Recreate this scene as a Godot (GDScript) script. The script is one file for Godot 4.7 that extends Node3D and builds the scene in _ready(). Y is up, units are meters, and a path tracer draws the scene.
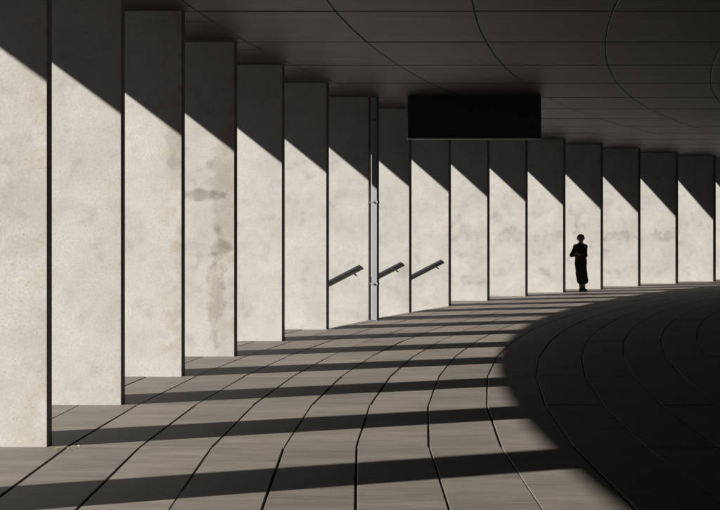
extends Node3D
# A curved colonnade of parallel concrete fins with low sun from outside.
# Plan coordinates: X to the side, Z forward (world z = -Z). Inner ends of the fins lie on a circle.

const EYE := 1.65
const FOCAL := 1400.0 / 510.0     # focal length over picture height
const H := 4.16                   # ceiling height
const CX := 53.08
const CZ := 9.44
const RAD := 55.49
const P0 := 0.0233
const DP := 0.0471
const FIN_W := 1.84
const FIN_T := 0.14
const GROUND := -1.155
const FIRST := -6
const LAST := 20
const FAR_OFF := 9.4
const STAIR_BAYS := [5, 6, 7]     # bay k lies between fin k and fin k + 1

var M := {}
var taken := {}
var rng := RandomNumberGenerator.new()

# ---------------------------------------------------------------- helpers
func numbered(called: String) -> String:
	var n: int = taken.get(called, 0)
	taken[called] = n + 1
	return called if n == 0 else "%s_%03d" % [called, n]

func tag(o: Node, label: String, category: String, group := "", kind := "thing") -> void:
	o.set_meta("label", label)
	o.set_meta("category", category)
	o.set_meta("kind", kind)
	if group: o.set_meta("group", group)

func base(called: String, at := Vector3.ZERO) -> Node3D:
	var o := Node3D.new()
	o.name = numbered(called)
	add_child(o)
	o.position = at
	return o

func new_st() -> SurfaceTool:
	var st := SurfaceTool.new()
	st.begin(Mesh.PRIMITIVE_TRIANGLES)
	return st

func put(called: String, st: SurfaceTool, m: Material, parent: Node = self, smooth := false) -> MeshInstance3D:
	if not smooth: st.generate_normals()
	var o := MeshInstance3D.new()
	o.mesh = st.commit()
	o.material_override = m
	o.name = numbered(called) if parent == self else called
	parent.add_child(o, true)
	return o

func zk(k: float) -> float: return CZ + RAD * sin(P0 + DP * k)
func xin(z: float) -> float: return CX - sqrt(RAD * RAD - (z - CZ) * (z - CZ))
func tangent(k: float) -> Vector2:
	var a := P0 + DP * k
	return Vector2(sin(a), cos(a))

# one flat face, turned so that its front looks away from the point c
func face(st: SurfaceTool, pts: Array, c: Vector3, uvs: Array = []) -> void:
	var n := Vector3.ZERO
	for i in range(1, pts.size() - 1):
		n += (pts[i] - pts[0]).cross(pts[i + 1] - pts[0])
	var mid := Vector3.ZERO
	for p in pts: mid += p
	mid /= pts.size()
	var flip := n.dot(mid - c) > 0.0      # clockwise fronts
	for i in range(1, pts.size() - 1):
		var order := [0, i + 1, i] if flip else [0, i, i + 1]
		for j in order:
			st.set_smooth_group(-1)
			if uvs.size(): st.set_uv(uvs[j])
			st.add_vertex(pts[j])

func uv_list(pts: Array, from: Array) -> Array:
	var out := []
	if from.size():
		for p in pts: out.append(Vector2((from[0] - p.x + absf(-p.z - from[1])) / 2.0, 1.0 - p.y / H))
	return out

# upright prism over a plan polygon (X, Z), with a bevel round its top or bottom rim
func prism(st: SurfaceTool, poly: Array, y0: float, y1: float, bevel := 0.0, bevel_low := 0.0, uv_from: Array = [], lift: Array = []) -> void:
	var c2 := Vector2.ZERO
	for p in poly: c2 += p
	c2 /= poly.size()
	var c := Vector3(c2.x, (y0 + y1) / 2, -c2.y)
	var rings := []
	var levels := []
	if bevel_low > 0: levels.append([y0, bevel_low])
	levels.append([y0 + bevel_low, 0.0])
	levels.append([y1 - bevel, 0.0])
	if bevel > 0: levels.append([y1, bevel])
	var n := poly.size()
	for l in levels:
		var r := []
		for i in n:
			var p: Vector2 = poly[i]
			if l[1] > 0:
				var e1: Vector2 = (poly[i] - poly[(i + n - 1) % n]).normalized()
				var e2: Vector2 = (poly[(i + 1) % n] - poly[i]).normalized()
				var dir := Vector2(-e1.y - e2.y, e1.x + e2.x).normalized()
				if dir.dot(c2 - p) < 0: dir = -dir
				p += dir * l[1] * 1.3
			var up := 0.0
			if lift.size() and l[0] > (y0 + y1) / 2: up = lift[i]
			r.append(Vector3(p.x, l[0] + up, -p.y))
		rings.append(r)
	for a in rings.size() - 1:
		for i in n:
			var q := [rings[a][i], rings[a][(i + 1) % n], rings[a + 1][(i + 1) % n], rings[a + 1][i]]
			face(st, q, c, uv_list(q, uv_from))
	for r in [rings[0], rings[-1]]:
		face(st, r, c, uv_list(r, uv_from))

func cuboid(st: SurfaceTool, lo: Vector3, hi: Vector3, bev := 0.0) -> void:
	prism(st, [Vector2(lo.x, -hi.z), Vector2(hi.x, -hi.z), Vector2(hi.x, -lo.z), Vector2(lo.x, -lo.z)], lo.y, hi.y, bev, bev)

func tube(st: SurfaceTool, a: Vector3, b: Vector3, r: float, n := 14) -> void:
	var d := (b - a).normalized()
	var u := d.cross(Vector3.UP if abs(d.y) < 0.9 else Vector3.RIGHT).normalized()
	var v := d.cross(u)
	var e := minf(r * 0.25, 0.006)
	var prof := [[0.0, r - e], [e, r], [a.distance_to(b) - e, r], [a.distance_to(b), r - e]]
	var rings := []
	for p in prof:
		var ring := []
		for i in n:
			var t := TAU * i / n
			ring.append(a + d * p[0] + (u * cos(t) + v * sin(t)) * p[1])
		rings.append(ring)
	var c := (a + b) / 2
	for q in rings.size() - 1:
		for i in n:
			face(st, [rings[q][i], rings[q][(i + 1) % n], rings[q + 1][(i + 1) % n], rings[q + 1][i]], c)
	face(st, rings[0], c); face(st, rings[-1], c)

# ---------------------------------------------------------------- materials
func noise(sd: int, freq: float, oct := 4, kind := FastNoiseLite.TYPE_SIMPLEX_SMOOTH) -> FastNoiseLite:
	var f := FastNoiseLite.new()
	f.seed = sd
	f.frequency = freq
	f.noise_type = kind
	f.fractal_octaves = oct
	return f

func bytes(f: FastNoiseLite, w: int, h: int) -> PackedByteArray:
	var i := f.get_image(w, h, false, false, true)
	i.convert(Image.FORMAT_L8)
	return i.get_data()

func srgb(l: float) -> int:
	l = clampf(l, 0.0, 1.0)
	var s := 12.92 * l if l < 0.0031308 else 1.055 * pow(l, 1 / 2.4) - 0.055
	return int(round(s * 255))

func tex(img: Image) -> ImageTexture:
	img.generate_mipmaps()
	return ImageTexture.create_from_image(img)

# cast concrete, w pixels for 2 m across and h for H; blots: [u, v, ru, rv, strength, hue] stains in metres from the inner top corner
func concrete(sd: int, ppm: float, blots: Array, tone: float, edge: float) -> StandardMaterial3D:
	var w := int(2.0 * ppm)
	var h := int(H * ppm)
	var coarse := bytes(noise(sd, 1.1 / ppm, 4), w, h)
	var mid := bytes(noise(sd + 50, 5.0 / ppm, 4), w, h)
	var fine := bytes(noise(sd + 100, 28.0 / ppm, 2), w, h)
	var grit := bytes(noise(sd + 120, 75.0 / ppm, 2), w, h)
	var pits := bytes(noise(sd + 150, 22.0 / ppm, 1, FastNoiseLite.TYPE_CELLULAR), w, h)
	var warp := bytes(noise(sd + 200, 2.6 / ppm, 5), w, h)
	var lut := PackedByteArray()
	for i in 1024: lut.append(srgb(i / 1023.0))
	var out := PackedByteArray()
	out.resize(w * h * 3)
	var line := noise(sd + 300, 0.6, 2)
	for y in h:
		var vm := y / ppm
		var band := line.get_noise_1d(vm * 9.0) * 0.03
		for x in w:
			var i := y * w + x
			var um := x / ppm
			var cw := warp[i] / 255.0
			var v := 1.0 + (coarse[i] / 255.0 - 0.5) * 0.2 + (mid[i] / 255.0 - 0.5) * 0.12 + (fine[i] / 255.0 - 0.5) * 0.13 + (grit[i] / 255.0 - 0.5) * 0.16 + band
			var p := pits[i] / 255.0
			if p < 0.2 and mid[i] + coarse[i] > 290: v -= (0.2 - p) * 2.6 * (fine[i] / 255.0)
			if cw < 0.36: v -= (0.36 - cw) * 0.42
			var brown := 0.0
			if edge > 0.0 and um < 0.34:
				brown += 0.75 * edge * clampf((mid[i] / 255.0 + cw - 0.72) * 1.6, 0.0, 1.0) * (1.0 - um / 0.34)
			for b in blots:
				var du: float = (um - b[0]) / b[2]
				var dv: float = (vm - b[1]) / b[3]
				var d := du * du + dv * dv
				if d < 2.2:
					var s: float = clampf(1.35 - d - (cw - 0.45) * 2.2 - (mid[i] / 255.0 - 0.5) * 0.9, 0.0, 1.0) * b[4]
					v -= s * (1.0 - b[5])
					brown += s * b[5]
			v *= tone
			out[i * 3] = lut[int(clampf(0.298 * v * (1.0 - 0.42 * brown), 0.0, 1.0) * 1023)]
			out[i * 3 + 1] = lut[int(clampf(0.292 * v * (1.0 - 0.53 * brown), 0.0, 1.0) * 1023)]
			out[i * 3 + 2] = lut[int(clampf((0.283 + 0.017 * (0.5 - cw)) * v * (1.0 - 0.68 * brown), 0.0, 1.0) * 1023)]
	var m := StandardMaterial3D.new()
	m.albedo_texture = tex(Image.create_from_data(w, h, false, Image.FORMAT_RGB8, out))
	m.roughness = 0.9
	m.metallic_specular = 0.3
	m.normal_enabled = true
	m.normal_texture = M.bump
	m.normal_scale = 0.045
	m.uv1_scale = Vector3.ONE
	return m

# stretched grain: stone or boards with streaks along X, over world triplanar coordinates
func grain(sd: int, a: Color, b: Color, stretch: float, scale: float, rough: float) -> StandardMaterial3D:
	var w := 512
	var n1 := noise(sd, 0.011, 4)
	var n2 := noise(sd + 9, 0.07, 3)
	var n3 := noise(sd + 19, 0.3, 2)
	var img := Image.create(w, w, false, Image.FORMAT_RGB8)
	for y in w:
		for x in w:
			var t := 0.0
			var fx := clampf((x - 384.0) / 128.0, 0.0, 1.0)
			var fy := clampf((y - 384.0) / 128.0, 0.0, 1.0)
			for c in [[0, 0, (1.0 - fx) * (1.0 - fy)], [1, 0, fx * (1.0 - fy)], [0, 1, (1.0 - fx) * fy], [1, 1, fx * fy]]:
				var k: float = c[2]
				if k <= 0.0: continue
				var u: float = x - w * c[0]
				var v: float = y - w * c[1]
				t += k * (0.42 * n1.get_noise_2d(u / stretch, v) + 0.28 * n2.get_noise_2d(u / stretch, v) + 0.4 * n3.get_noise_2d(u, v))
			t = 0.5 + t / sqrt((fx * fx + (1.0 - fx) * (1.0 - fx)) * (fy * fy + (1.0 - fy) * (1.0 - fy)))
			img.set_pixel(x, y, a.lerp(b, clampf(t, 0.0, 1.0)).linear_to_srgb())
	var m := StandardMaterial3D.new()
	m.albedo_texture = tex(img)
	m.uv1_triplanar = true
	m.uv1_world_triplanar = true
	m.uv1_scale = Vector3.ONE * scale
	m.roughness = rough
	return m

func plain(c: Color, rough: float, metal := 0.0) -> StandardMaterial3D:
	var m := StandardMaterial3D.new()
	m.albedo_color = c.linear_to_srgb()
	m.roughness = rough
	m.metallic = metal
	return m

# ---------------------------------------------------------------- bodies: tapered capsules joined smoothly, meshed as surface nets
func body_mesh(bones: Array, cell: float, k: float) -> SurfaceTool:
	var st := new_st()
	add_body(st, bones, cell, k)
	return st

func add_body(st: SurfaceTool, bones: Array, cell: float, k: float) -> void:
	var lo := Vector3.INF
	var hi := -Vector3.INF
	for b in bones:
		var r := maxf(b[2], b[3]) + cell * 2
		for q in [b[0], b[1]]:
			lo = lo.min(q - Vector3.ONE * r)
			hi = hi.max(q + Vector3.ONE * r)
	var d := Vector3i(((hi - lo) / cell).ceil()) + Vector3i.ONE
	var f := PackedFloat32Array()
	f.resize(d.x * d.y * d.z)
	f.fill(1.0)
	for b in bones:
		var pa: Vector3 = b[0]
		var pb: Vector3 = b[1]
		var r0: float = b[2]
		var r1: float = b[3]
		var flat: Vector3 = b[4] if b.size() > 4 else Vector3.ONE     # squash of the cross-section
		var reach := maxf(r0, r1) * maxf(1.0, 1.0 / minf(flat.x, minf(flat.y, flat.z))) + k + cell
		var i0 := Vector3i(((pa.min(pb) - Vector3.ONE * reach - lo) / cell).floor()).clamp(Vector3i.ZERO, d - Vector3i.ONE)
		var i1 := Vector3i(((pa.max(pb) + Vector3.ONE * reach - lo) / cell).ceil()).clamp(Vector3i.ZERO, d - Vector3i.ONE)
		var ab := (pb - pa) * flat
		var l2 := maxf(ab.length_squared(), 1e-9)
		for z in range(i0.z, i1.z + 1):
			for y in range(i0.y, i1.y + 1):
				for x in range(i0.x, i1.x + 1):
					var p := (lo + Vector3(x, y, z) * cell - pa) * flat
					var t := clampf(p.dot(ab) / l2, 0.0, 1.0)
					var dist := (p - ab * t).length() - lerpf(r0, r1, t)
					var i := (z * d.y + y) * d.x + x
					var o := f[i]
					var hh := maxf(k - absf(o - dist), 0.0) / k
					f[i] = minf(o, dist) - hh * hh * k * 0.25
	var ids := {}
	var verts := PackedVector3Array()
	var corner := [Vector3i(0, 0, 0), Vector3i(1, 0, 0), Vector3i(0, 1, 0), Vector3i(1, 1, 0), Vector3i(0, 0, 1), Vector3i(1, 0, 1), Vector3i(0, 1, 1), Vector3i(1, 1, 1)]
	var edges := [[0, 1], [2, 3], [4, 5], [6, 7], [0, 2], [1, 3], [4, 6], [5, 7], [0, 4], [1, 5], [2, 6], [3, 7]]
	var sx := 1
	var sy := d.x
	var sz := d.x * d.y
	for z in d.z - 1:
		for y in d.y - 1:
			for x in d.x - 1:
				var i := z * sz + y * sy + x
				var v := [f[i], f[i + sx], f[i + sy], f[i + sx + sy], f[i + sz], f[i + sx + sz], f[i + sy + sz], f[i + sx + sy + sz]]
				var mn: float = v.min()
				if mn >= 0.0: continue
				var mx: float = v.max()
				if mx < 0.0: continue
				var sum := Vector3.ZERO
				var n := 0
				for e in edges:
					var v0: float = v[e[0]]
					var v1: float = v[e[1]]
					if (v0 < 0.0) != (v1 < 0.0):
						sum += Vector3(corner[e[0]]).lerp(Vector3(corner[e[1]]), v0 / (v0 - v1))
						n += 1
				ids[i] = verts.size()
				verts.append(lo + (Vector3(x, y, z) + sum / n) * cell)
	var tris := PackedInt32Array()
	for i in ids:
		var a: bool = f[i] < 0.0
		for ax in [[sx, sy, sz], [sy, sz, sx], [sz, sx, sy]]:
			if a == (f[i + ax[0]] < 0.0): continue
			var j1: int = i - ax[1]
			var j2: int = i - ax[1] - ax[2]
			var j3: int = i - ax[2]
			if not (ids.has(j1) and ids.has(j2) and ids.has(j3)): continue
			var q := [ids[i], ids[j1], ids[j2], ids[j3]]
			if not a: q.reverse()
			for t in [0, 2, 1, 0, 3, 2]: tris.append(q[t])
	var nrm := PackedVector3Array()
	nrm.resize(verts.size())
	for t in range(0, tris.size(), 3):
		var n := (verts[tris[t + 2]] - verts[tris[t]]).cross(verts[tris[t + 1]] - verts[tris[t]])
		for j in 3: nrm[tris[t + j]] += n
	for t in tris:
		st.set_normal(nrm[t].normalized())
		st.add_vertex(verts[t])

# ---------------------------------------------------------------- scene
func _ready() -> void:
	rng.seed = 7
	# camera: level, lens shifted so that the horizon stands a little above the middle
	var cam := Camera3D.new()
	cam.name = "camera"
	cam.position = Vector3(0, EYE, 0)
	cam.projection = Camera3D.PROJECTION_FRUSTUM
	cam.near = 0.1
	cam.far = 1500.0
	cam.size = 0.1 / FOCAL
	cam.frustum_offset = Vector2(0, -23.3 / 1400.0 * 0.1)
	add_child(cam)
	cam.current = true
	# sky, exposure, sun
	var env := Environment.new()
	var sm := ProceduralSkyMaterial.new()
	sm.sky_top_color = Color(0.14, 0.27, 0.56)
	sm.sky_horizon_color = Color(0.42, 0.5, 0.62)
	sm.ground_bottom_color = Color(0.1, 0.09, 0.08)
	sm.ground_horizon_color = Color(0.42, 0.5, 0.62)
	sm.sky_curve = 0.12
	var sky := Sky.new()
	sky.sky_material = sm
	env.background_mode = Environment.BG_SKY
	env.sky = sky
	env.background_energy_multiplier = 0.14
	env.tonemap_mode = Environment.TONE_MAPPER_LINEAR
	env.tonemap_exposure = 4.1
	env.sdfgi_enabled = true
	env.ssao_enabled = true
	env.ssil_enabled = true
	var we := WorldEnvironment.new()
	we.name = "environment"
	we.environment = env
	add_child(we)
	var sun := DirectionalLight3D.new()
	sun.name = "sun"
	sun.light_energy = 1.6
	sun.light_color = Color(1.0, 0.975, 0.935)
	sun.light_angular_distance = 1.0
	sun.shadow_enabled = true
	var phi := deg_to_rad(22.7)
	var elev := atan(0.674)
	var dir := Vector3(cos(phi) * cos(elev), -sin(elev), -sin(phi) * cos(elev))
	add_child(sun)
	sun.look_at_from_position(Vector3(-30, 30, 10), Vector3(-30, 30, 10) + dir, Vector3.UP)

	make_materials()
	setting()
	fins()
	stairs_and_rails()
	downpipe()
	hanging_box()
	person()
	leaves()

func make_materials() -> void:
	var bn := noise(3, 0.12, 3)
	var bi := bn.get_seamless_image(512, 1024)
	bi.bump_map_to_normal_map(2.0)
	M.bump = tex(bi)
	M.paving = []
	var tones := [1.0, 0.86, 1.14, 0.95, 1.06]
	for i in tones.size():
		var t: float = tones[i]
		var m: StandardMaterial3D = grain(40, Color(0.03, 0.0256, 0.0219) * t, Color(0.08, 0.0688, 0.0595) * t, 7.0, 0.55, 0.62) if i == 0 else M.paving[0].duplicate()
		m.albedo_color = (Color(0.86, 0.86, 0.86) * t).linear_to_srgb() if i else Color(0.86, 0.86, 0.86).linear_to_srgb()
		m.uv1_offset = Vector3(0.37 * i, 0.0, 0.21 * i)
		M.paving.append(m)
	M.joint = plain(Color(0.012, 0.011, 0.01), 1.0)
	M.board = []
	for i in 3:
		var m: StandardMaterial3D = grain(70, Color(0.019, 0.0152, 0.0125), Color(0.066, 0.053, 0.0435), 26.0, 0.5, 0.5) if i == 0 else M.board[0].duplicate()
		var v: float = [1.0, 0.88, 0.95][i]
		m.albedo_color = Color(v, v, v).linear_to_srgb()
		m.uv1_offset = Vector3(0.3 * i, 0, 0.45 * i)
		m.metallic_specular = 0.35
		M.board.append(m)
	M.roof = plain(Color(0.16, 0.15, 0.14), 0.9)
	M.inner_plaster = plain(Color(0.298, 0.292, 0.283), 0.9)
	M.podium = plain(Color(0.09, 0.085, 0.078), 0.9)
	M.ground = grain(90, Color(0.022, 0.022, 0.022), Color(0.04, 0.039, 0.038), 1.0, 0.3, 0.9)
	M.pipe = plain(Color(0.108, 0.115, 0.127), 0.5, 0.1)
	M.steel = plain(Color(0.055, 0.058, 0.065), 0.4, 0.5)
	M.black = plain(Color(0.012, 0.011, 0.01), 0.6)
	M.trim = plain(Color(0.3, 0.28, 0.25), 0.4, 0.5)
	M.skin = plain(Color(0.16, 0.09, 0.06), 0.6)
	M.hair = plain(Color(0.012, 0.01, 0.009), 0.7)
	M.shirt = plain(Color(0.03, 0.009, 0.009), 0.9)
	M.trousers = plain(Color(0.012, 0.012, 0.014), 0.9)
	M.shoe = plain(Color(0.015, 0.014, 0.013), 0.6)
	M.leaf = plain(Color(0.2, 0.15, 0.075), 0.8)

# plan polygon between two rows and two offsets from the inner curve; the edges between the rows have seg pieces
func patch(z0: float, z1: float, o0: float, o1: float, seg: int, gap_x: float, gap_z: float) -> Array:
	var p := []
	for i in seg + 1:
		var z := lerpf(z0 + gap_z, z1 - gap_z, float(i) / seg)
		p.append(Vector2(xin(z) + o0 + gap_x, z))
	for i in seg + 1:
		var z := lerpf(z1 - gap_z, z0 + gap_z, float(i) / seg)
		p.append(Vector2(xin(z) + o1 - gap_x, z))
	return p

func structure(called: String) -> Node3D:
	var o := base(called)
	o.set_meta("kind", "structure")
	return o

func setting() -> void:
	# outer ground, one sheet to the horizon
	var st := new_st()
	face(st, [Vector3(-700, GROUND, 700), Vector3(700, GROUND, 700), Vector3(700, GROUND, -700), Vector3(-700, GROUND, -700)], Vector3(0, -9, 0))
	var g := put("ground", st, M.ground)
	tag(g, "grey ground outside the colonnade below the podium", "ground", "", "structure")
	# podium under the paving; its edge steps back at the stairs
	st = new_st()
	for k in range(FIRST, LAST):
		var o0 := -0.02 if k in STAIR_BAYS else -FIN_W - 0.12
		var za := zk(k) + (0.06 if k == 8 else 0.0)
		var zb := zk(k + 1) + (0.06 if k == 4 else 0.0)
		prism(st, patch(za, zb, o0, FAR_OFF + 0.4, 2, 0, 0), GROUND - 0.2, -0.045)
	var pod := put("podium", st, M.podium)
	tag(pod, "low concrete podium carrying the paved gallery", "podium", "", "structure")
	# paving: long slabs laid along the curve, each row as long as a bay
	var pave := structure("pavement")
	pave.set_meta("label", "brown grey stone slabs with open curved joints")
	pave.set_meta("category", "pavement")
	var rest := new_st()
	for k in range(FIRST, LAST):
		for j in range(-5, 17):
			var o0 := 0.15 + 0.555 * j
			var o1 := o0 + 0.555
			if j == -5: o0 = -FIN_W - 0.14
			if k in STAIR_BAYS:
				if o1 <= 0.0: continue
				o0 = maxf(o0, -0.03)
			if o1 <= o0 + 0.05: continue
			var wob := rng.randf_range(-0.003, 0.003)
			var poly := []
			var lift := []
			var rise := [rng.randf_range(-0.002, 0.002), rng.randf_range(-0.002, 0.002)]
			for side in 2:
				for q in 5:
					var f := q / 4.0 if side == 0 else 1.0 - q / 4.0
					var xx := lerpf(xin(zk(k)), xin(zk(k + 1)), f) + wob + (o0 + 0.004 if side == 0 else o1 - 0.004)
					xx += rng.randf_range(0.0, 0.005) * (1.0 if side == 0 else -1.0)
					poly.append(Vector2(xx, lerpf(zk(k) + 0.003, zk(k + 1) - 0.003, f)))
					lift.append(lerpf(rise[0], rise[1], f))
			var pick: int = rng.randi() % M.paving.size()
			var x_near: float = 0.262 * zk(k + 1)
			if k >= -1 and k <= 14 and absf(xin(zk(k)) + o0) < x_near + 0.6 and j < 14:
				var one := new_st()
				prism(one, poly, -0.04, 0.0, 0.004, 0.0, [], lift)
				put("slab", one, M.paving[pick], pave)
			else:
				prism(rest, poly, -0.04, 0.0, 0.004, 0.0, [], lift)
	put("slab", rest, M.paving[0], pave).set_meta("kind", "stuff")
	st = new_st()
	for k in range(FIRST, LAST):
		var o0 := 0.0 if k in STAIR_BAYS else -FIN_W - 0.1
		prism(st, patch(zk(k) + (0.06 if k == 8 else 0.0), zk(k + 1) + (0.06 if k == 4 else 0.0), o0, FAR_OFF, 2, 0.002, 0), -0.05, -0.018)
	put("joint_fill", st, M.joint, pave)
	# ceiling: board panels with open seams; roof slab above and a fascia at the outer edge
	var ceil_node := structure("ceiling")
	ceil_node.set_meta("label", "dark brown board ceiling with straight and curved seams")
	ceil_node.set_meta("category", "ceiling")
	var more := new_st()
	var n := 0
	for k in range(FIRST, LAST):
		var zs := [zk(k), zk(k) + 0.78, zk(k + 1) - 0.36, zk(k + 1)]
		var lists := []
		for s in 3: lists.append([zs[s], zs[s + 1], -FIN_W, 0.17, 0.02])
		for j in 6:
			var mid := lerpf(zk(k), zk(k + 1), 0.5)
			lists.append([zk(k), zk(k + 1), 0.17 + 1.58 * j, 0.17 + 1.58 * (j + 1), 0.03])
		for l in lists:
			var poly := patch(l[0], l[1], l[2], l[3], 2, 0.005, l[4])
			n += 1
			var dy := rng.randf_range(-0.002, 0.002)
			if k >= 0:
				var one := new_st()
				prism(one, poly, H + dy, H + 0.06, 0.0, 0.006)
				put("panel", one, M.board[rng.randi() % 3], ceil_node)
			else:
				prism(more, poly, H + dy, H + 0.06, 0.0, 0.006)
	put("panel", more, M.board[0], ceil_node).set_meta("kind", "stuff")
	st = new_st()
	for k in range(FIRST, LAST):
		prism(st, patch(zk(k), zk(k + 1), -FIN_W - 0.03, FAR_OFF + 0.5, 2, 0, 0), H + 0.075, H + 0.7)
	var roof := put("roof", st, M.roof)
	tag(roof, "thick roof slab over the curved gallery", "roof", "", "structure")
	st = new_st()
	for k in range(FIRST, LAST):
		prism(st, patch(zk(k), zk(k + 1), -FIN_W - 0.03, -FIN_W, 2, 0, 0), H, H + 0.074)
	put("fascia", st, M.roof, roof)
	# inner building wall; two end walls added to shut out light; all outside the frame
	st = new_st()
	for k in range(FIRST, LAST):
		prism(st, patch(zk(k), zk(k + 1), FAR_OFF, FAR_OFF + 0.3, 2, 0, 0), -0.04, H + 0.072)
	var wall := put("inner_wall", st, M.inner_plaster)
	tag(wall, "plain plastered inner wall of the building along the gallery", "wall", "", "structure")
	for k in [FIRST, LAST]:
		st = new_st()
		var z := zk(k)
		var d := -0.3 if k == FIRST else 0.0
		prism(st, [Vector2(xin(z), z + d), Vector2(xin(z) + FAR_OFF + 0.3, z + d), Vector2(xin(z) + FAR_OFF + 0.3, z + d + 0.3), Vector2(xin(z), z + d + 0.3)], GROUND, H + 0.7)
		var e := put("added_end_wall", st, M.inner_plaster)
		tag(e, "added plain wall closing the gallery end to keep light out", "wall", "added light-blocking end walls", "structure")

func fin_label(k: int) -> String:
	var ord := ["", "next", "second", "third", "fourth", "fifth", "sixth", "seventh", "eighth", "ninth"]
	if k < 3: return "pale concrete fin, %s before the brown-stained fin, away from the stairs" % ord[3 - k]
	match k:
		3: return "pale concrete fin with brown water streak and dark smudge"
		4, 5: return "pale concrete fin, %s after the brown-stained fin, towards the stairs" % ord[k - 3]
		6: return "pale concrete fin with a handrail and grey downpipe at its edge"
		7: return "concrete fin with handrail, between downpipe fin and another handrail fin"
		8: return "concrete fin with handrail, last of the three beside the stairs"
		9, 10: return "mottled concrete fin, %s after the last handrail fin, towards the person" % ord[k - 8]
		11: return "mottled concrete fin at whose inner edge the person stands"
		12: return "pale concrete fin right behind the standing person"
	return "pale concrete fin, %s past the one behind the person" % ord[k - 12]

func fins() -> void:
	var shared: StandardMaterial3D = null
	for k in range(FIRST + 1, LAST):
		var z := zk(k)
		var x := xin(z)
		var t := tangent(k)
		var s := Vector2(t.x / t.y, 1.0) * FIN_T        # the ends are cut along the curve
		var c := 0.008
		var o := Vector2(x, z)
		var poly := [o + Vector2(-FIN_W + c, 0), o + Vector2(-c, 0), o + s.normalized() * c, o + s - s.normalized() * c, o + s + Vector2(-c, 0),
			o + s + Vector2(-FIN_W + c, 0), o + s + Vector2(-FIN_W, 0) - s.normalized() * c, o + Vector2(-FIN_W, 0) + s.normalized() * c]
		var low := GROUND - 0.05 if k >= 5 and k <= 8 else -0.012
		var st := new_st()
		prism(st, poly, low, H + 0.02, 0.0, 0.0, [x, z])
		var m: StandardMaterial3D
		if k >= -1 and k <= 15:
			var blots := []
			var edge := 0.25
			match k:
				0: blots = [[0.25, 2.62, 0.2, 0.1, 0.12, 0.1], [0.5, 2.3, 0.35, 0.3, 0.08, 0.1]]; edge = 0.5
				1: edge = 0.35
				2: blots = [[0.08, 1.5, 0.1, 0.35, 0.3, 0.6]]; edge = 0.7
				3: blots = [[0.55, 2.02, 0.34, 0.075, 0.42, 0.25], [0.2, 2.75, 0.13, 0.3, 0.5, 0.6], [0.25, 3.35, 0.11, 0.6, 0.42, 0.7], [0.12, 1.9, 0.2, 0.9, 0.3, 0.9]]; edge = 0.6
				7: blots = [[0.1, 3.3, 0.14, 0.16, 0.18, 0.2]]
				9, 10, 11, 13, 14: blots = [[rng.randf_range(0.3, 0.7), rng.randf_range(2.45, 2.75), rng.randf_range(0.3, 0.6), rng.randf_range(0.14, 0.26), rng.randf_range(0.12, 0.22), 0.25], [rng.randf_range(0.3, 0.9), rng.randf_range(3.4, 3.85), rng.randf_range(0.15, 0.35), 0.12, rng.randf_range(0.06, 0.16), 0.2]]
				12: blots = [[0.6, 2.55, 0.16, 0.3, 0.12, 0.2]]
			for b in 3: blots.append([rng.randf_range(0.1, 1.2), rng.randf_range(1.6, 3.9), rng.randf_range(0.1, 0.3), rng.randf_range(0.08, 0.3), rng.randf_range(0.04, 0.1), 0.25])
			m = concrete(1000 + 37 * k, 230.0 if k < 3 else 130.0 if k < 7 else 80.0, blots, rng.randf_range(0.96, 1.04), edge)
			if k == 5: shared = m
		else:
			m = shared if shared else M.get("spare")
		if m == null:
			M.spare = concrete(555, 60.0, [], 1.0, 0.2)
			m = M.spare
		var f := put("concrete_fin", st, m)
		tag(f, fin_label(k), "fin wall", "concrete fins along the curved gallery")

func stairs_and_rails() -> void:
	var which := ["between the stained-fin side and the downpipe fin", "between the downpipe fin and the middle handrail fin", "between the two handrail fins past the downpipe"]
	for b in 3:
		var k: int = STAIR_BAYS[b]
		var z0 := zk(k) + FIN_T + 0.006
		var z1 := zk(k + 1) - 0.006
		var at := Vector3(xin(zk(k)), 0, -z0)
		var s := base("staircase")
		tag(s, "concrete steps going down outward %s" % which[b], "stairs", "steps between the handrail fins")
		for i in range(1, 7):
			var st := new_st()
			prism(st, patch(z0, z1, -0.31 * i - 0.02, -0.31 * (i - 1) - 0.025, 1, 0, 0), GROUND - 0.01 if i == 6 else -0.165 * i - 0.3, -0.165 * i, 0.006)
			put("step", st, M.podium, s)
	var rail_of := ["on the fin carrying the downpipe", "on the middle of the three handrail fins", "on the handrail fin farthest past the downpipe"]
	for b in 3:
		var k: int = STAIR_BAYS[b] + 1
		var x := xin(zk(k))
		var r := base("handrail", Vector3(x - 0.17, 1.02, -zk(k)))
		r.rotation.z = atan(0.515)
		tag(r, "sloping dark steel handrail %s" % rail_of[b], "handrail", "handrails on the fins by the stairs")
		var st := new_st()
		cuboid(st, Vector3(-1.68, -0.024, 0.006), Vector3(0, 0.022, 0.028), 0.005)
		put("rail", st, M.steel, r)
		for f in [-0.2, -1.35]:
			st = new_st()
			tube(st, Vector3(f, -0.02, 0.016), Vector3(f + 0.03, -0.085, 0.014), 0.009, 8)
			tube(st, Vector3(f + 0.03, -0.085, 0.022), Vector3(f + 0.03, -0.085, 0.001), 0.014, 12)
			put("bracket", st, M.steel, r)

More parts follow.
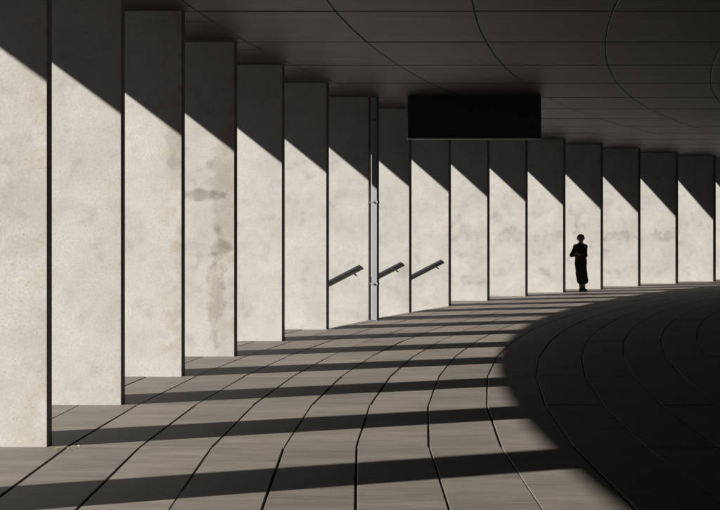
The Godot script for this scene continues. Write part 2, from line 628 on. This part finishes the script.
func downpipe() -> void:
	var k := 6
	var t := tangent(k)
	var nrm := Vector2(t.y, -t.x)
	var p := Vector2(xin(zk(k)), zk(k)) + nrm * 0.14 - t * 0.05
	var d := base("downpipe", Vector3(p.x, 0, -p.y))
	d.rotation.y = -atan2(t.x, t.y)
	tag(d, "square light grey metal downpipe beside a concrete fin edge", "downpipe")
	var w := 0.058
	var c := 0.012
	var st := new_st()
	prism(st, [Vector2(-w + c, -w), Vector2(w - c, -w), Vector2(w, -w + c), Vector2(w, w - c), Vector2(w - c, w), Vector2(-w + c, w), Vector2(-w, w - c), Vector2(-w, -w + c)], 0.004, H + 0.03)
	put("pipe", st, M.pipe, d)
	for y in [0.68, 2.2, 3.72]:
		st = new_st()
		var e := w + 0.005
		prism(st, [Vector2(-e, -e), Vector2(e, -e), Vector2(e, e), Vector2(-e, e)], y - 0.018, y + 0.018, 0.003, 0.003)
		var cl := put("clamp", st, M.pipe, d)
		st = new_st()
		tube(st, Vector3(0, y, e - 0.002), Vector3(0, y, e + 0.014), 0.022, 10)
		put("bolt", st, M.steel, cl)
		st = new_st()
		cuboid(st, Vector3(-0.142, y - 0.015, -0.07), Vector3(-e + 0.002, y + 0.015, -0.055), 0.002)
		put("wall_bracket", st, M.steel, cl)

func hanging_box() -> void:
	var b := base("bulkhead_box", Vector3(2.11, H, -25.8))
	tag(b, "long black box hanging under the ceiling near the stairs", "bulkhead")
	var st := new_st()
	cuboid(st, Vector3(-1.23, -0.79, -0.45), Vector3(1.23, 0.02, 0.0), 0.006)
	put("casing", st, M.black, b)
	st = new_st()
	cuboid(st, Vector3(-1.2, -0.805, -0.03), Vector3(1.02, -0.778, 0.012), 0.003)
	put("edge_trim", st, M.trim, b)

func person() -> void:
	var z := zk(11) + 0.56
	var p := base("person", Vector3(0.1585 * z, 0.0, -z))
	p.scale = Vector3(1.07, 0.985, 0.985)
	tag(p, "person in dark shirt and calf-length trousers standing with folded arms", "person")
	# skin: head, neck, arms, shins, feet in one surface
	var body := [
		[Vector3(-.026, 1.5, 0.0), Vector3(-.026, 1.515, -.012), .085, .09],
		[Vector3(-.026, 1.44, .03), Vector3(-.026, 1.49, .012), .052, .075],
		[Vector3(-.026, 1.385, .045), Vector3(-.026, 1.42, .04), .03, .045],
		[Vector3(-.026, 1.455, .098), Vector3(-.026, 1.478, .092), .013, .009],
		[Vector3(-.112, 1.465, -.01), Vector3(-.113, 1.49, -.012), .014, .018],
		[Vector3(.06, 1.465, -.01), Vector3(.061, 1.49, -.012), .014, .018],
		[Vector3(-.024, 1.27, -.02), Vector3(-.026, 1.41, .0), .055, .048],
		[Vector3(-.15, 1.26, -.01), Vector3(.085, 1.26, -.01), .055, .055],
		[Vector3(-.035, 1.2, 0), Vector3(-.035, .88, 0), .11, .1],
		[Vector3(-.155, 1.25, -.01), Vector3(-.262, 1.02, .0), .045, .036],
		[Vector3(-.262, 1.02, .0), Vector3(-.07, 1.03, .15), .036, .026],
		[Vector3(.09, 1.25, -.01), Vector3(.1, 1.01, .03), .045, .036],
		[Vector3(.1, 1.01, .03), Vector3(-.09, 1.07, .165), .036, .026],
		[Vector3(-.08, .8, 0), Vector3(-.06, .45, .01), .08, .055],
		[Vector3(.02, .8, 0), Vector3(.05, .45, .01), .08, .055],
		[Vector3(-.06, .45, .01), Vector3(-.02, .08, -.015), .05, .033],
		[Vector3(.05, .45, .01), Vector3(.055, .08, -.015), .05, .033],
		[Vector3(-.02, .05, -.03), Vector3(-.05, .035, .12), .035, .026],
		[Vector3(.055, .05, -.03), Vector3(.085, .035, .12), .035, .026],
	]
	var st := body_mesh(body, 0.013, 0.035)
	# two folded hands, each a palm with four fingers and a thumb
	for h in [[Vector3(-.07, 1.03, .15), Vector3(.93, .2, -.3), Vector3(.0, -.6, .8)], [Vector3(-.09, 1.07, .165), Vector3(-.93, .1, -.35), Vector3(0, .6, .8)]]:
		var d: Vector3 = h[1].normalized()
		var side: Vector3 = Vector3.UP
		var out: Vector3 = d.cross(side).normalized()
		if out.z < 0: out = -out
		var w: Vector3 = h[0] + out * 0.012
		var hand := [[w, w + d * .075, .019, .021], [w + side * .014, w + d * .08 + side * .022, .014, .013], [w - side * .014, w + d * .075 - side * .022, .014, .013]]
		var lens := [.062, .07, .066, .052]
		for i in 4:
			var q: Vector3 = w + d * (.08 - absf(i - 1.2) * .004) + side * (.03 - .02 * i)
			var mid: Vector3 = q + (d * .85 - out * .35).normalized() * lens[i] * .5
			hand.append([q - d * .015, mid, .0095, .0088])
			hand.append([mid, mid + (d * .5 - out * .85).normalized() * lens[i] * .5, .0088, .0075])
		var tb: Vector3 = w + d * .025 + side * .022
		hand.append([tb, tb + (d * .5 + side * .8).normalized() * .035, .0115, .0105])
		hand.append([tb + (d * .5 + side * .8).normalized() * .035, tb + (d * .5 + side * .8).normalized() * .035 + (d * .9 + side * .3).normalized() * .03, .0105, .008])
		add_body(st, hand, 0.005, 0.006)
	put("body", st, M.skin, p, true)
	var shirt := [
		[Vector3(-.15, 1.265, -.01), Vector3(.085, 1.265, -.01), .066, .066],
		[Vector3(-.05, 1.33, -.015), Vector3(.0, 1.33, -.015), .055, .055],
		[Vector3(-.035, 1.2, 0), Vector3(-.035, .86, 0), .125, .122],
		[Vector3(-.075, 1.18, 0), Vector3(-.075, .82, 0), .095, .1],
		[Vector3(.01, 1.18, 0), Vector3(.012, .82, 0), .095, .1],
		[Vector3(-.155, 1.25, -.01), Vector3(-.262, 1.02, .0), .06, .05],
		[Vector3(-.262, 1.02, .0), Vector3(-.12, 1.028, .11), .05, .04],
		[Vector3(.088, 1.25, -.01), Vector3(.088, 1.01, .03), .058, .05],
		[Vector3(.088, 1.01, .03), Vector3(-.04, 1.055, .13), .05, .04],
		[Vector3(.075, .9, .0), Vector3(.085, .78, .02), .05, .045],
	]
	put("shirt", body_mesh(shirt, 0.013, 0.03), M.shirt, p, true)
	var trousers := [
		[Vector3(-.035, .86, 0), Vector3(-.03, .74, 0), .125, .12],
		[Vector3(-.085, .8, 0), Vector3(-.06, .5, .01), .1, .092],
		[Vector3(-.06, .5, .01), Vector3(-.03, .3, 0), .095, .098],
		[Vector3(.02, .8, 0), Vector3(.045, .5, .01), .1, .09],
		[Vector3(.045, .5, .01), Vector3(.075, .3, 0), .092, .095],
	]
	put("trousers", body_mesh(trousers, 0.013, 0.03), M.trousers, p, true)
	var hair := [
		[Vector3(-.026, 1.5, -.02), Vector3(-.026, 1.52, -.012), .094, .088],
		[Vector3(-.08, 1.5, -.03), Vector3(-.06, 1.545, .02), .045, .05],
		[Vector3(.028, 1.5, -.03), Vector3(.01, 1.545, .02), .045, .05],
		[Vector3(-.026, 1.43, -.045), Vector3(-.026, 1.5, -.045), .055, .07],
	]
	put("hair", body_mesh(hair, 0.011, 0.02), M.hair, p, true)
	for f in [[-.02, -.05], [.055, .085]]:
		var sh := [[Vector3(f[0], .05, -.035), Vector3(f[1], .042, .13), .046, .038], [Vector3(f[0], .1, -.025), Vector3(f[0], .06, -.02), .042, .045]]
		var sst := body_mesh(sh, 0.011, 0.02)
		put("shoe", sst, M.shoe, p, true)

func leaves() -> void:
	for i in 4:
		var px: Vector2 = [Vector2(-2.23, 10.66), Vector2(-2.29, 10.6), Vector2(-2.16, 10.72), Vector2(-2.2, 10.58)][i]
		var st := new_st()
		var a := rng.randf() * TAU
		var l := rng.randf_range(0.018, 0.032)
		var d := Vector3(cos(a), 0, sin(a))
		var s := Vector3(-d.z, 0, d.x)
		var c := Vector3(px.x, 0.006, -px.y)
		for q in [1.0, -1.0]:
			face(st, [c - d * l, c + s * l * 0.45 * q + Vector3.UP * 0.009, c + d * l + Vector3.UP * 0.004], c - Vector3.UP)
		var o := put("dry_leaf", st, M.leaf)
		tag(o, "tiny dry leaf fragment %s" % ["lying on the joint by the fin corner", "closest to the concrete fin corner", "lying farthest along past the fin corner", "lying just in front of the fin corner"][i], "leaf", "leaf fragments at the fin corner")
